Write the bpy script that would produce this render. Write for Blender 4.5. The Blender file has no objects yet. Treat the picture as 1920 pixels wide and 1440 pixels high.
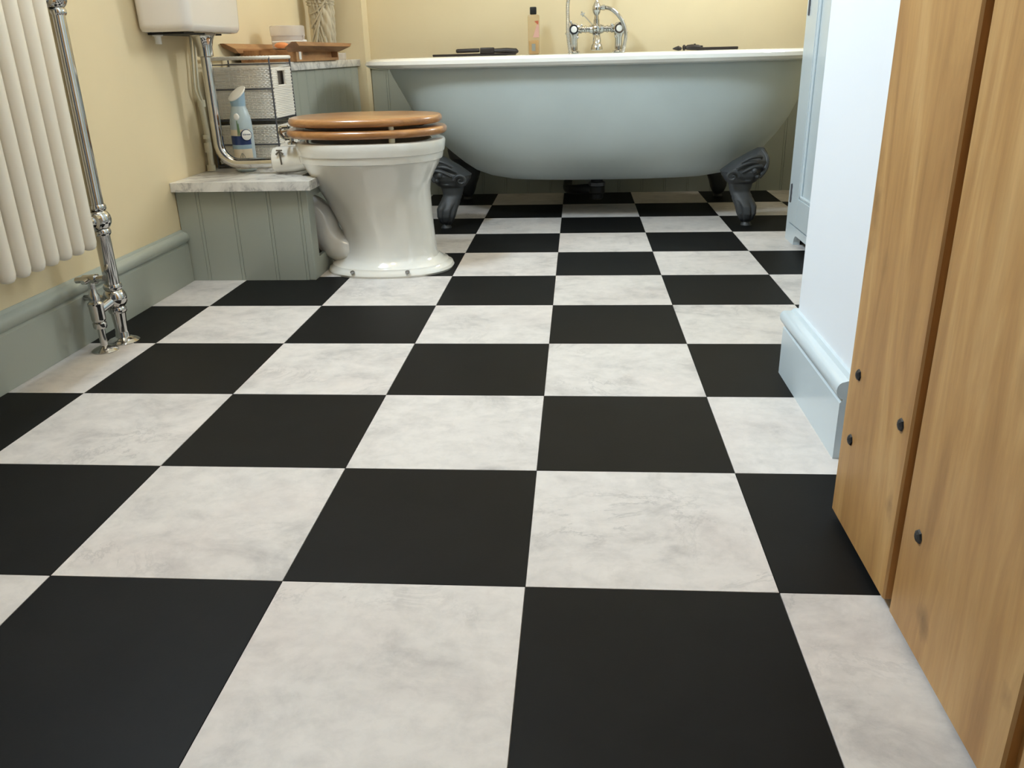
import bpy, bmesh, math, random
from mathutils import Vector, Matrix
random.seed(7)
PI = math.pi
sc = bpy.context.scene
col = sc.collection

# ------------------------------------------------------------------ camera
cam_d = bpy.data.cameras.new('camera')
cam = bpy.data.objects.new('camera', cam_d)
col.objects.link(cam)
r_ = Vector((0.99702, 0.07335, -0.02405)); u_ = Vector((-0.00486, 0.37054, 0.92880)); f_ = Vector((-0.07704, 0.92592, -0.36979))
m = Matrix((r_, u_, -f_)).transposed().to_4x4()
m.translation = Vector((0.0612, -0.85451, 0.60875))
cam.matrix_world = m
cam_d.sensor_width = 36.0
cam_d.lens = 29.29
cam_d.clip_start = 0.01
sc.camera = cam

# ------------------------------------------------------------------ world and large lights
w = bpy.data.worlds.new('world'); sc.world = w; w.use_nodes = True
bg = w.node_tree.nodes['Background']
bg.inputs[0].default_value = (0.80, 0.90, 1.0, 1)
bg.inputs[1].default_value = 0.06

def area(name, loc, size, sy, power, color, target):
    d = bpy.data.lights.new(name, 'AREA'); d.shape = 'RECTANGLE'; d.size = size; d.size_y = sy
    d.energy = power; d.color = color
    o = bpy.data.objects.new(name, d); col.objects.link(o)
    o.location = loc
    o.rotation_euler = (Vector(target) - Vector(loc)).to_track_quat('-Z', 'Y').to_euler()  # local x horizontal, local y upright
    return o
# daylight at the sloping roof window (left) and the small casement over the bath end (right)
area('daylight_roof', (-1.062, 0.80, 2.154), 0.66, 0.40, 86, (0.70, 0.85, 1.0), (-0.191, 0.80, 1.664))
area('daylight_right', (1.34, 2.52, 1.58), 0.38, 0.48, 22, (0.92, 0.96, 1.0), (0.2, 2.45, 1.30))

vs = sc.view_settings
vs.view_transform = 'Standard'; vs.look = 'None'; vs.gamma = 1.0; vs.use_curve_mapping = False
vs.exposure = 0.35

# ------------------------------------------------------------------ materials
def new_mat(name):
    m = bpy.data.materials.new(name); m.use_nodes = True
    nt = m.node_tree
    return m, nt, nt.nodes['Principled BSDF']
def L(c):  # sRGB 0-255 -> linear
    return tuple(((v/255)/12.92 if v/255 <= 0.04045 else ((v/255+0.055)/1.055)**2.4) for v in c) + (1,)
def node(nt, t, **k):
    n = nt.nodes.new(t)
    for a, b in k.items(): setattr(n, a, b)
    return n
def objvec(nt, scale=(1, 1, 1), rand=True):
    tc = node(nt, 'ShaderNodeTexCoord')
    mp = node(nt, 'ShaderNodeMapping'); mp.inputs['Scale'].default_value = scale
    nt.links.new(tc.outputs['Object'], mp.inputs['Vector'])
    if rand:
        oi = node(nt, 'ShaderNodeObjectInfo')
        mul = node(nt, 'ShaderNodeVectorMath', operation='SCALE'); mul.inputs[0].default_value = (37.0, 53.0, 71.0)
        nt.links.new(oi.outputs['Random'], mul.inputs['Scale'])
        ad = node(nt, 'ShaderNodeVectorMath', operation='ADD')
        nt.links.new(mp.outputs[0], ad.inputs[0]); nt.links.new(mul.outputs[0], ad.inputs[1])
        return ad.outputs[0]
    return mp.outputs[0]
def ramp(nt, fac, stops):
    r = node(nt, 'ShaderNodeValToRGB')
    e = r.color_ramp.elements
    e[0].position, e[0].color = stops[0]; e[1].position, e[1].color = stops[-1]
    for p, c in stops[1:-1]:
        x = e.new(p); x.color = c
    nt.links.new(fac, r.inputs[0])
    return r.outputs[0]
def bump(nt, bsdf, h, strength, dist=0.001):
    b = node(nt, 'ShaderNodeBump'); b.inputs['Strength'].default_value = strength; b.inputs['Distance'].default_value = dist
    nt.links.new(h, b.inputs['Height']); nt.links.new(b.outputs[0], bsdf.inputs['Normal'])
def noise(nt, vec, scale, detail=4, rough=0.5, dist=0.0):
    n = node(nt, 'ShaderNodeTexNoise')
    n.inputs['Scale'].default_value = scale; n.inputs['Detail'].default_value = detail
    n.inputs['Roughness'].default_value = rough; n.inputs['Distortion'].default_value = dist
    nt.links.new(vec, n.inputs['Vector'])
    return n.outputs[0]
def mix(nt, fac, a, b):
    mx = node(nt, 'ShaderNodeMix', data_type='RGBA')
    for s, v in ((0, fac), (6, a), (7, b)):
        if hasattr(v, 'is_linked') or hasattr(v, 'links'): nt.links.new(v, mx.inputs[s])
        else: mx.inputs[s].default_value = v
    return mx.outputs[2]

def paint(name, rgb, rough=0.5, var=0.04, bscale=180, bstr=0.08, spec=0.4, coat=0.0):
    m, nt, b = new_mat(name)
    v = objvec(nt, rand=False)
    c = L(rgb); c2 = tuple(x*(1-var*2) for x in c[:3]) + (1,)
    nt.links.new(ramp(nt, noise(nt, v, 3.0, 3), [(0.35, c2), (0.65, c)]), b.inputs['Base Color'])
    b.inputs['Roughness'].default_value = rough
    b.inputs['Specular IOR Level'].default_value = spec
    b.inputs['Coat Weight'].default_value = coat; b.inputs['Coat Roughness'].default_value = 0.05
    if bstr: bump(nt, b, noise(nt, v, bscale, 2), bstr)
    return m
M = {}
M['cream'] = paint('cream_wall_paint', (230, 212, 173), 0.75, 0.02, 140, 0.12, 0.25)
M['white_wall'] = paint('white_wall_paint', (228, 231, 234), 0.7, 0.01, 140, 0.10, 0.25)
M['sage'] = paint('sage_grey_paint', (166, 170, 158), 0.38, 0.03, 90, 0.05, 0.45)
M['sage_bath_lit'] = paint('lit_sage_bath_paint', (205, 215, 212), 0.45, 0.04, 60, 0.10, 0.4)  # sage lightened in colour to make up for missing daylight on the bath
M['sage_daylit'] = paint('daylit_sage_gloss', (202, 213, 217), 0.3, 0.02, 90, 0.04, 0.5)  # the sage paint again, with bluish daylight put into its colour
M['ceiling'] = paint('ceiling_paint', (245, 240, 228), 0.8, 0.01, 100, 0.05, 0.2)
M['porcelain'] = paint('glazed_porcelain', (236, 232, 222), 0.12, 0.01, 20, 0.0, 0.5, 0.6)
M['cistern'] = paint('glazed_cistern_ceramic', (232, 224, 214), 0.14, 0.01, 20, 0.0, 0.5, 0.6)
M['enamel'] = paint('white_bath_enamel', (250, 248, 240), 0.12, 0.01, 20, 0.0, 0.5, 0.7)
M['rad_white'] = paint('radiator_white_paint', (246, 238, 222), 0.35, 0.01, 60, 0.02, 0.45)
M['plastic_cream'] = paint('cream_plastic', (226, 218, 192), 0.4, 0.02, 60, 0.0, 0.45)
M['plastic_white'] = paint('white_plastic', (238, 236, 230), 0.35, 0.01, 60, 0.0, 0.45)
M['iron'] = paint('cast_iron_grey', (58, 60, 61), 0.5, 0.10, 160, 0.25, 0.5)
M['dark_bar'] = paint('dark_brown_carving', (46, 36, 30), 0.45, 0.12, 200, 0.2, 0.5)
M['black'] = paint('black_rubber', (18, 18, 18), 0.5, 0.05, 60, 0.0, 0.4)
M['nail'] = paint('black_iron_nail', (38, 38, 40), 0.45, 0.15, 300, 0.3, 0.5)
M['wire'] = paint('dark_grey_wire', (84, 84, 88), 0.4, 0.05, 60, 0.0, 0.5)
M['wicker'] = paint('white_paper_wicker', (246, 241, 230), 0.75, 0.08, 400, 0.2, 0.25)
M['lining'] = paint('dark_cloth', (112, 104, 95), 0.9, 0.08, 300, 0.3, 0.1)
M['stone'] = paint('aged_plaster_stone', (206, 194, 168), 0.75, 0.10, 90, 0.3, 0.25)
M['brass_dark'] = paint('tarnished_metal', (104, 96, 84), 0.4, 0.1, 200, 0.1, 0.5)
M['soap'] = paint('orange_soap', (238, 150, 90), 0.35, 0.06, 30, 0.0, 0.4)
M['can_blue'] = paint('can_light_blue', (184, 200, 206), 0.35, 0.08, 8, 0.0, 0.5)
M['can_mid'] = paint('can_mid_blue', (152, 180, 198), 0.35, 0.03, 8, 0.0, 0.5)
M['can_navy'] = paint('can_navy', (36, 58, 108), 0.35, 0.03, 8, 0.0, 0.5)
M['can_cream'] = paint('can_cream_print', (226, 214, 190), 0.4, 0.05, 8, 0.0, 0.5)
M['can_green'] = paint('can_green_print', (110, 140, 100), 0.4, 0.05, 8, 0.0, 0.5)
M['ink'] = paint('dark_blue_ink', (24, 40, 84), 0.5, 0.0, 8, 0.0, 0.3)
M['label_pink'] = paint('pink_label', (226, 176, 160), 0.5, 0.08, 40, 0.0, 0.3)
M['label_red'] = paint('red_label', (196, 104, 74), 0.5, 0.08, 40, 0.0, 0.3)
M['label_grey'] = paint('grey_label_print', (150, 150, 140), 0.5, 0.02, 40, 0.0, 0.3)
M['screed'] = paint('floor_joint', (196, 190, 180), 0.8, 0.05, 60, 0.0, 0.2)

def mat_chrome():
    m, nt, b = new_mat('polished_chrome')
    v = objvec(nt, rand=False)
    nt.links.new(ramp(nt, noise(nt, v, 20, 2), [(0.3, (0.50, 0.49, 0.475, 1)), (0.7, (0.58, 0.57, 0.555, 1))]), b.inputs['Base Color'])
    b.inputs['Metallic'].default_value = 1; b.inputs['Roughness'].default_value = 0.09
    return m
M['chrome'] = mat_chrome()
def mat_tile(name, base, vein, dark=False):
    m, nt, b = new_mat(name)
    v = objvec(nt, (1, 1.15, 1))
    n1 = noise(nt, v, 7.0, 9, 0.66, 0.55)
    n2 = noise(nt, v, 30.0, 7, 0.68, 0.3)
    if dark:
        c = ramp(nt, n1, [(0.3, vein), (0.7, base)])
        b.inputs['Roughness'].default_value = 0.5
        b.inputs['Specular IOR Level'].default_value = 0.11
    else:
        # soft clouds, pinkish patches and a few thin darker veins
        def vein_mask(src, width):
            sub = node(nt, 'ShaderNodeMath', operation='SUBTRACT'); sub.inputs[1].default_value = 0.5; nt.links.new(src, sub.inputs[0])
            ab = node(nt, 'ShaderNodeMath', operation='ABSOLUTE'); nt.links.new(sub.outputs[0], ab.inputs[0])
            return ramp(nt, ab.outputs[0], [(0.0, (1, 1, 1, 1)), (width, (0, 0, 0, 1))])
        patch = ramp(nt, noise(nt, v, 4.0, 3), [(0.50, (0, 0, 0, 1)), (0.68, (1, 1, 1, 1))])
        mm = node(nt, 'ShaderNodeMath', operation='MULTIPLY'); nt.links.new(vein_mask(noise(nt, v, 5.0, 9, 0.7, 0.8), 0.022), mm.inputs[0]); nt.links.new(patch, mm.inputs[1])
        m2 = node(nt, 'ShaderNodeMath', operation='MULTIPLY'); nt.links.new(mm.outputs[0], m2.inputs[0]); m2.inputs[1].default_value = 0.5
        mid = tuple((a*0.28+b_*0.72) for a, b_ in zip(base, vein))
        clouds = ramp(nt, n1, [(0.34, mid), (0.46, tuple(a*0.68+b_*0.32 for a, b_ in zip(base, mid))), (0.60, base)])
        fine = ramp(nt, n2, [(0.30, mid), (0.58, base)])
        pink = (base[0]*1.0, base[1]*0.93, base[2]*0.91, 1)
        tint = mix(nt, ramp(nt, noise(nt, v, 3.2, 4), [(0.5, (0, 0, 0, 1)), (0.7, (1, 1, 1, 1))]), mix(nt, 0.35, clouds, fine), pink)
        c = mix(nt, m2.outputs[0], mix(nt, 0.35, mix(nt, 0.35, clouds, fine), tint), vein)
        b.inputs['Roughness'].default_value = 0.42
        b.inputs['Specular IOR Level'].default_value = 0.22
    nt.links.new(c, b.inputs['Base Color'])
    bump(nt, b, noise(nt, objvec(nt), 320, 2), 0.12, 0.0006)
    return m
M['tile_white'] = mat_tile('white_marble_vinyl', L((213, 206, 199)), L((150, 145, 142)))
M['tile_black'] = mat_tile('black_vinyl', L((20, 20, 20)), L((14, 14, 14)), True)
def mat_marble():
    m, nt, b = new_mat('grey_veined_marble')
    v = objvec(nt, (1, 1, 1), False)
    n1 = noise(nt, v, 4.0, 8, 0.62, 1.4)
    sub = node(nt, 'ShaderNodeMath', operation='SUBTRACT'); sub.inputs[1].default_value = 0.5; nt.links.new(n1, sub.inputs[0])
    ab = node(nt, 'ShaderNodeMath', operation='ABSOLUTE'); nt.links.new(sub.outputs[0], ab.inputs[0])
    nt.links.new(ramp(nt, ab.outputs[0], [(0.0, L((182, 179, 174))), (0.025, L((216, 212, 205))), (0.10, L((234, 230, 222)))]), b.inputs['Base Color'])
    b.inputs['Roughness'].default_value = 0.22
    return m
M['marble'] = mat_marble()
def mat_wood(name, light, mid, dark, axis='z', scale=1.0, rough=0.45, knots=None, coat=0.0):
    m, nt, b = new_mat(name)
    s = {'x': (0.7, 6, 6), 'y': (6, 0.7, 6), 'z': (6, 6, 0.7)}[axis]
    v = objvec(nt, tuple(q*scale for q in s))
    n1 = noise(nt, v, 2.2, 6, 0.6, 1.5)
    n2 = noise(nt, v, 22.0, 4, 0.6, 0.4)
    c = ramp(nt, n1, [(0.30, dark), (0.5, mid), (0.72, light)])
    g = ramp(nt, n2, [(0.35, (0.80, 0.80, 0.80, 1)), (0.65, (1, 1, 1, 1))])
    mx = node(nt, 'ShaderNodeMix', data_type='RGBA', blend_type='MULTIPLY'); mx.inputs[0].default_value = 0.45
    nt.links.new(c, mx.inputs[6]); nt.links.new(g, mx.inputs[7])
    out = mx.outputs[2]
    if knots:
        # knots at fixed spots of the boards: (y, z, half width, half height, strength)
        tc = node(nt, 'ShaderNodeTexCoord')
        wob = noise(nt, tc.outputs['Object'], 40, 3)
        for ky, kz, ry, rz, st in knots:
            sb = node(nt, 'ShaderNodeVectorMath', operation='SUBTRACT'); nt.links.new(tc.outputs['Object'], sb.inputs[0]); sb.inputs[1].default_value = (0, ky, kz)
            ml = node(nt, 'ShaderNodeVectorMath', operation='MULTIPLY'); nt.links.new(sb.outputs[0], ml.inputs[0]); ml.inputs[1].default_value = (0, 1/ry, 1/rz)
            ln = node(nt, 'ShaderNodeVectorMath', operation='LENGTH'); nt.links.new(ml.outputs[0], ln.inputs[0])
            ad = node(nt, 'ShaderNodeMath', operation='ADD'); nt.links.new(ln.outputs['Value'], ad.inputs[0]); nt.links.new(wob, ad.inputs[1])
            kf = ramp(nt, ad.outputs[0], [(0.45, (st, st, st, 1)), (0.75, (st*.45, st*.45, st*.45, 1)), (1.0, (0, 0, 0, 1))])
            mr = node(nt, 'ShaderNodeMath', operation='MULTIPLY'); nt.links.new(kf, mr.inputs[0]); mr.inputs[1].default_value = 1.0
            out = mix(nt, mr.outputs[0], out, tuple(x*0.40 for x in dark[:3]) + (1,))
    nt.links.new(out, b.inputs['Base Color'])
    b.inputs['Roughness'].default_value = rough; b.inputs['Coat Weight'].default_value = coat; b.inputs['Coat Roughness'].default_value = 0.15
    bump(nt, b, n2, 0.12, 0.001)
    return m
M['oak'] = mat_wood('oiled_oak', L((208, 168, 112)), L((188, 144, 88)), L((164, 120, 70)), 'z', knots=[(-.124, .060, .034, .046, .8), (-.001, .125, .030, .05, .6), (-.283, .107, .022, .034, .5), (.167, .405, .034, .10, .45), (.177, .374, .026, .05, .55), (.181, .462, .04, .10, .35), (.115, .369, .024, .05, .3), (-.21, .36, .028, .06, .25)])
M['seat_wood'] = mat_wood('varnished_oak', L((196, 142, 88)), L((174, 120, 68)), L((148, 97, 54)), 'x', 1.4, 0.28, None, 0.5)
M['tray_wood'] = mat_wood('oak_caddy', L((196, 150, 100)), L((172, 124, 80)), L((136, 92, 56)), 'y', 1.2, 0.5, None)
def mat_clear(name, rgb, rough=0.05, trans=1.0, alpha=0.55):
    m, nt, b = new_mat(name)
    nt.links.new(ramp(nt, noise(nt, objvec(nt, rand=False), 10, 2), [(0.3, L(rgb)), (0.7, L(rgb))]), b.inputs['Base Color'])
    b.inputs['Roughness'].default_value = rough
    out = nt.nodes['Material Output']
    tr = node(nt, 'ShaderNodeBsdfTransparent'); tr.inputs[0].default_value = L(rgb)
    ms = node(nt, 'ShaderNodeMixShader'); ms.inputs[0].default_value = alpha
    nt.links.new(tr.outputs[0], ms.inputs[1]); nt.links.new(b.outputs[0], ms.inputs[2]); nt.links.new(ms.outputs[0], out.inputs[0])
    return m
M['jar_plastic'] = mat_clear('frosted_plastic', (244, 240, 236), 0.25, 1, 0.42)
M['clear_plastic'] = mat_clear('clear_plastic', (240, 228, 204), 0.1, 1, 0.22)
M['gel'] = mat_clear('amber_gel', (220, 176, 78), 0.1, 1, 0.9)
M['pane'] = mat_clear('window_pane', (245, 248, 250), 0.05, 1, 0.06)
def mat_emit(name, rgb, s):
    m, nt, b = new_mat(name)
    b.inputs['Base Color'].default_value = L(rgb)
    b.inputs['Emission Color'].default_value = L(rgb); b.inputs['Emission Strength'].default_value = s
    return m
M['added_lamp_glass'] = mat_emit('added_lamp_diffuser', (255, 226, 176), 6.0)  # glow of the added ceiling lamps

# ------------------------------------------------------------------ geometry helpers: every helper returns (verts, faces) in world metres
def join(*gs):
    V, F = [], []
    for v, f in gs:
        o = len(V); V += v; F += [tuple(i+o for i in q) for q in f]
    return V, F
def box(a, b, bev=0.0, seg=1):
    (x0, y0, z0), (x1, y1, z1) = a, b
    bm = bmesh.new()
    bmesh.ops.create_cube(bm, size=1)
    for v in bm.verts:
        v.co = Vector(((x0+x1)/2+v.co.x*(x1-x0), (y0+y1)/2+v.co.y*(y1-y0), (z0+z1)/2+v.co.z*(z1-z0)))
    if bev > 0:
        bmesh.ops.bevel(bm, geom=list(bm.edges), offset=bev, segments=seg, affect='EDGES', profile=0.5)
    bm.verts.index_update()
    g = [tuple(v.co) for v in bm.verts], [tuple(v.index for v in f.verts) for f in bm.faces]
    bm.free()
    return g
def loft(rings, caps=True, closed=True):
    n = len(rings[0]); V = [tuple(p) for r in rings for p in r]; F = []
    for i in range(len(rings)-1):
        for j in range(n if closed else n-1):
            k = (j+1) % n
            F.append((i*n+j, i*n+k, (i+1)*n+k, (i+1)*n+j))
    if caps:
        F.append(tuple(reversed(range(n)))); F.append(tuple((len(rings)-1)*n+j for j in range(n)))
    return V, F
def frame(d):
    d = Vector(d).normalized()
    a = Vector((0, 0, 1)) if abs(d.z) < 0.9 else Vector((1, 0, 0))
    u = d.cross(a).normalized(); return u, u.cross(d).normalized()
def lathe(prof, origin, axis=(0, 0, 1), seg=24, caps=True):
    """prof: (radius, height along axis)"""
    o = Vector(origin); d = Vector(axis).normalized(); u, v = frame(d)
    rings = [[o+d*h+(u*math.cos(2*PI*k/seg)-v*math.sin(2*PI*k/seg))*max(r, 1e-5)*1.0 for k in range(seg)] for r, h in prof]
    return loft(rings, caps)
def tube(path, r, seg=12, caps=True, closed=False):
    P = [Vector(p) for p in path]; n = len(P)
    R = r if isinstance(r, (list, tuple)) else [r]*n
    T = []
    for i in range(n):
        if closed: t = P[(i+1) % n]-P[i-1]
        else: t = P[min(i+1, n-1)]-P[max(i-1, 0)]
        T.append(t.normalized())
    u, v = frame(T[0]); rings = []
    for i in range(n):
        u = (u-T[i]*u.dot(T[i])).normalized(); v = u.cross(T[i])
        rings.append([P[i]+(u*math.cos(2*PI*k/seg)+v*math.sin(2*PI*k/seg))*R[i] for k in range(seg)])
    if closed: rings.append(rings[0])
    return loft(rings, caps and not closed)
def bez(pts, n=8):
    """Catmull-Rom through pts"""
    P = [Vector(p) for p in pts]; out = []
    for i in range(len(P)-1):
        a, b, c, d = P[max(i-1, 0)], P[i], P[i+1], P[min(i+2, len(P)-1)]
        for k in range(n):
            t = k/n
            out.append(0.5*((2*b)+(c-a)*t+(2*a-5*b+4*c-d)*t*t+(3*b-a-3*c+d)*t**3))
    out.append(P[-1]); return out
def sphere(c, r, seg=16, sq=(1, 1, 1)):
    rings = []
    for i in range(seg//2+1):
        a = -PI/2+PI*i/(seg//2)
        rr = max(math.cos(a), 0.002)
        rings.append([(c[0]+r*sq[0]*rr*math.cos(2*PI*k/seg), c[1]+r*sq[1]*rr*math.sin(2*PI*k/seg), c[2]+r*sq[2]*math.sin(a)) for k in range(seg)])
    return loft(rings)
def prism(poly, axis, a, b):
    """extrude a polygon given in the two other axes between a and b along axis"""
    def P(p, t):
        return {'x': (t, p[0], p[1]), 'y': (p[0], t, p[1]), 'z': (p[0], p[1], t)}[axis]
    n = len(poly)
    V = [P(p, a) for p in poly]+[P(p, b) for p in poly]
    F = [tuple(reversed(range(n))), tuple(range(n, 2*n))]+[(i, (i+1) % n, n+(i+1) % n, n+i) for i in range(n)]
    return V, F

ORG = {}
def mesh(name, g, mat, origin, smooth=True, ang=35):
    me = bpy.data.meshes.new(name)
    V, F = g
    o = Vector(origin)
    me.from_pydata([tuple(Vector(v)-o) for v in V], [], F)
    me.materials.append(M[mat])
    bm = bmesh.new(); bm.from_mesh(me)
    bmesh.ops.remove_doubles(bm, verts=bm.verts, dist=1e-6)
    bmesh.ops.recalc_face_normals(bm, faces=bm.faces); bm.to_mesh(me); bm.free()
    if smooth:
        for p in me.polygons: p.use_smooth = True
        me.set_sharp_from_angle(angle=math.radians(ang))
    return me
def tag(o, label, cat, group=None):
    o['label'] = label; o['category'] = cat
    if group: o['group'] = group
    return o
def root(name, loc, label, cat, group=None):
    o = bpy.data.objects.new(name, None); o.empty_display_size = 0.05
    o.location = loc; col.objects.link(o); ORG[o] = Vector(loc)
    return tag(o, label, cat, group)
def part(name, g, mat, parent, label=None, stuff=False, smooth=True, ang=35):
    me = mesh(name, g, mat, ORG[parent], smooth, ang)
    o = bpy.data.objects.new(name, me); col.objects.link(o); o.parent = parent; ORG[o] = ORG[parent]
    if label: o['label'] = label
    if stuff: o['kind'] = 'stuff'
    return o
def solo(name, g, mat, loc, label, cat, group=None, smooth=True, ang=35):
    me = mesh(name, g, mat, loc, smooth, ang)
    o = bpy.data.objects.new(name, me); o.location = loc; col.objects.link(o); ORG[o] = Vector(loc)
    return tag(o, label, cat, group)
def struct(name, g, mat, loc=(0, 0, 0), smooth=False):
    me = mesh(name, g, mat, loc, smooth)
    o = bpy.data.objects.new(name, me); o.location = loc; col.objects.link(o); ORG[o] = Vector(loc)
    o['kind'] = 'structure'
    return o

# ------------------------------------------------------------------ room shell
T = 0.305
XL, XR, YB, YF, ZC = -1.09, 1.22, 3.07, -1.25, 2.40
fl = struct('floor', box((XL, YF, -0.08), (XR, YB, -0.003)), 'screed')
def clipped_tile(x0, x1, y0, y1):
    g = 0.0004
    return box((x0+g, y0+g, -0.003), (x1-g, y1-g, 0.0), 0.0003)
full = {}
for j in range(-4, 11):
    for i in range(-4, 4):
        x0, x1, y0, y1 = max(i*T, XL), min((i+1)*T, XR), max(j*T, YF), min((j+1)*T, YB)
        if x1-x0 < 0.005 or y1-y0 < 0.005: continue
        mt = 'tile_white' if (i+j) % 2 == 0 else 'tile_black'
        whole = abs(x1-x0-T) < 1e-6 and abs(y1-y0-T) < 1e-6
        c = ((x0+x1)/2, (y0+y1)/2, 0)
        if whole and mt in full: me = full[mt]
        else:
            me = mesh('floor_tile', clipped_tile(x0, x1, y0, y1), mt, c, False)
            if whole: full[mt] = me
        o = bpy.data.objects.new('floor_tile', me); o.location = c; col.objects.link(o); o.parent = fl

# the ceiling slopes down to the left wall; the roof window sits in the slope
SA, SB = Vector((XL, 0, 1.78)), Vector((-0.74, 0, 2.40))
SD = (SB-SA).normalized(); SNM = Vector((SD.z, 0, -SD.x))            # along the slope, and into the room
def slope_box(t0, t1, y0, y1, d0, d1):
    P = lambda t, y, d: tuple(SA+SD*t+SNM*d+Vector((0, y, 0)))
    V = [P(t, y, d) for d in (d0, d1) for t, y in ((t0, y0), (t1, y0), (t1, y1), (t0, y1))]
    return V, [(0, 1, 2, 3), (7, 6, 5, 4), (0, 4, 5, 1), (1, 5, 6, 2), (2, 6, 7, 3), (3, 7, 4, 0)]
SLEN = (SB-SA).length; ST0, ST1, SY0, SY1 = 0.13, 0.55, 0.46, 1.14
struct('ceiling', join(box((SB.x, YF, ZC), (XR+0.12, YB+0.1, ZC+0.1)), slope_box(-0.08, ST0, YF, YB, -0.10, 0), slope_box(ST1, SLEN+0.04, YF, YB, -0.10, 0),
                       slope_box(ST0, ST1, YF, SY0, -0.10, 0), slope_box(ST0, ST1, SY1, YB, -0.10, 0)), 'ceiling')
def wall_with_opening(x0, x1, ya, yb, oy0, oy1, oz0, oz1):
    return join(box((x0, ya, -0.08), (x1, oy0, ZC)), box((x0, oy1, -0.08), (x1, yb, ZC)),
                box((x0, oy0, -0.08), (x1, oy1, oz0)), box((x0, oy0, oz1), (x1, oy1, ZC)))
struct('wall_left', box((XL-0.12, YF, -0.08), (XL, YB, 1.80)), 'cream')
struct('wall_right', wall_with_opening(XR, XR+0.12, 0.72, YB, 2.28, 2.76, 1.28, 1.88), 'cream')
struct('wall_back', box((XL-0.12, YB, -0.08), (XR+0.12, YB+0.1, ZC)), 'cream')
struct('wall_corner', box((XL, 2.97, 0.0), (-0.858, YB, 2.10)), 'cream')          # boxed-out corner
struct('wall_stub', box((0.485, YF, 0.0), (XR+0.12, 0.72, ZC), 0.004, 2), 'white_wall')
def window(name, xw, y0, y1, z0, z1, d):
    """casement in a wall of constant x; d=+1: the outside lies towards +x"""
    xa, xb = sorted((xw+d*0.055, xw+d*0.095))
    fr = 0.045
    f = join(box((xa, y0, z0), (xb, y0+fr, z1)), box((xa, y1-fr, z0), (xb, y1, z1)),
             box((xa, y0+fr, z0), (xb, y1-fr, z0+fr)), box((xa, y0+fr, z1-fr), (xb, y1-fr, z1)))
    o = struct(name, f, 'plastic_white')
    ym = (y0+y1)/2
    part('glazing_bar', box((xa+0.008, ym-0.011, z0+fr), (xb-0.008, ym+0.011, z1-fr)), 'plastic_white', o)
    xm = (xa+xb)/2
    for a, b in ((y0+fr, ym-0.011), (ym+0.011, y1-fr)):
        part('pane', box((xm-0.002, a, z0+fr), (xm+0.002, b, z1-fr)), 'pane', o)
    s0, s1 = sorted((xw-d*0.03, xw+d*0.055))
    part('window_sill', box((s0, y0, z0-0.001), (s1, y1, z0+0.018), 0.004), 'plastic_white', o)
window('window_2', XR, 2.28, 2.76, 1.28, 1.88, 1)

o = struct('window_1', join(slope_box(ST0, ST0+.04, SY0, SY1, -.09, -.03), slope_box(ST1-.04, ST1, SY0, SY1, -.09, -.03),
                            slope_box(ST0+.04, ST1-.04, SY0, SY0+.04, -.09, -.03), slope_box(ST0+.04, ST1-.04, SY1-.04, SY1, -.09, -.03)), 'plastic_white')
part('pane', slope_box(ST0+.04, ST1-.04, SY0+.04, SY1-.04, -.062, -.058), 'pane', o)
# baseboards
def base_prof(h, t):
    """(offset from wall, z)"""
    P = [(0, 0), (t, 0), (t, h-0.043), (t-0.004, h-0.038)]
    for k in range(9):
        a = -PI/2+PI*k/8
        P.append((t-0.002+0.012*math.cos(a)*0.9-0.002, h-0.022+0.014*math.sin(a)))
    P += [(t-0.010, h-0.006), (t-0.014, h), (0, h)]
    return P
bl = [(XL+o, z) for o, z in base_prof(0.152, 0.016)]
struct('baseboard_left', prism(bl, 'y', YF, 1.487), 'sage', smooth=True)
bp = base_prof(0.138, 0.020)
# one mitred run: along the short wall and round its end
def mitre_run(prof):
    rings = [[(0.485-o, 0.358, z) for o, z in prof], [(0.485-o, 0.72+o, z) for o, z in prof], [(0.78, 0.72+o, z) for o, z in prof]]
    return loft(rings)
struct('baseboard_right', mitre_run(bp), 'sage_daylit', smooth=True)

# panelling on the back wall behind the bath
def board_geom(w_, h, t, axis):
    """tongue and groove board with a beaded edge; local origin bottom left front, width along axis"""
    pr_ = [(0.0002, 0.0), (0.0002, -t+0.0012), (0.0012, -t), (w_-0.0105, -t), (w_-0.0095, -t+0.0018), (w_-0.0085, -t+0.0018), (w_-0.0075, -t), (w_-0.0012, -t), (w_-0.0003, -t+0.0012), (w_-0.0003, 0)]
    if axis == 'x': poly = [(a, b) for a, b in pr_]
    else: poly = [(-b, a) for a, b in pr_]
    return prism(poly, 'z', 0.0, h)
def boards(parent, axis, lo, stop, pitch, fixed, z0, z1, t, mat, start=None):
    shared = {}
    run = lo if start is None else start
    while run < stop-0.004:
        s = max(run, lo)
        wd = min(run+pitch, stop)-s
        key = round(wd, 4)
        if key not in shared:
            shared[key] = mesh('board', board_geom(wd, z1-z0, t, axis), mat, (0, 0, 0), False)
        o = bpy.data.objects.new('board', shared[key])
        loc = Vector((s, fixed, z0)) if axis == 'x' else Vector((fixed, s, z0))
        o.location = loc-ORG[parent]
        col.objects.link(o); o.parent = parent
        run += pitch
pan = struct('trim_panelling', box((-0.858, 3.058, 0.0), (XR, YB-0.0005, 0.565)), 'sage')
boards(pan, 'x', -0.856, XR, 0.1036, 3.058, 0.0, 0.555, 0.010, 'sage', -0.8847)
part('cap_rail', box((-0.857, 3.035, 0.555), (XR, YB, 0.572), 0.004), 'sage', pan)

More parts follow.
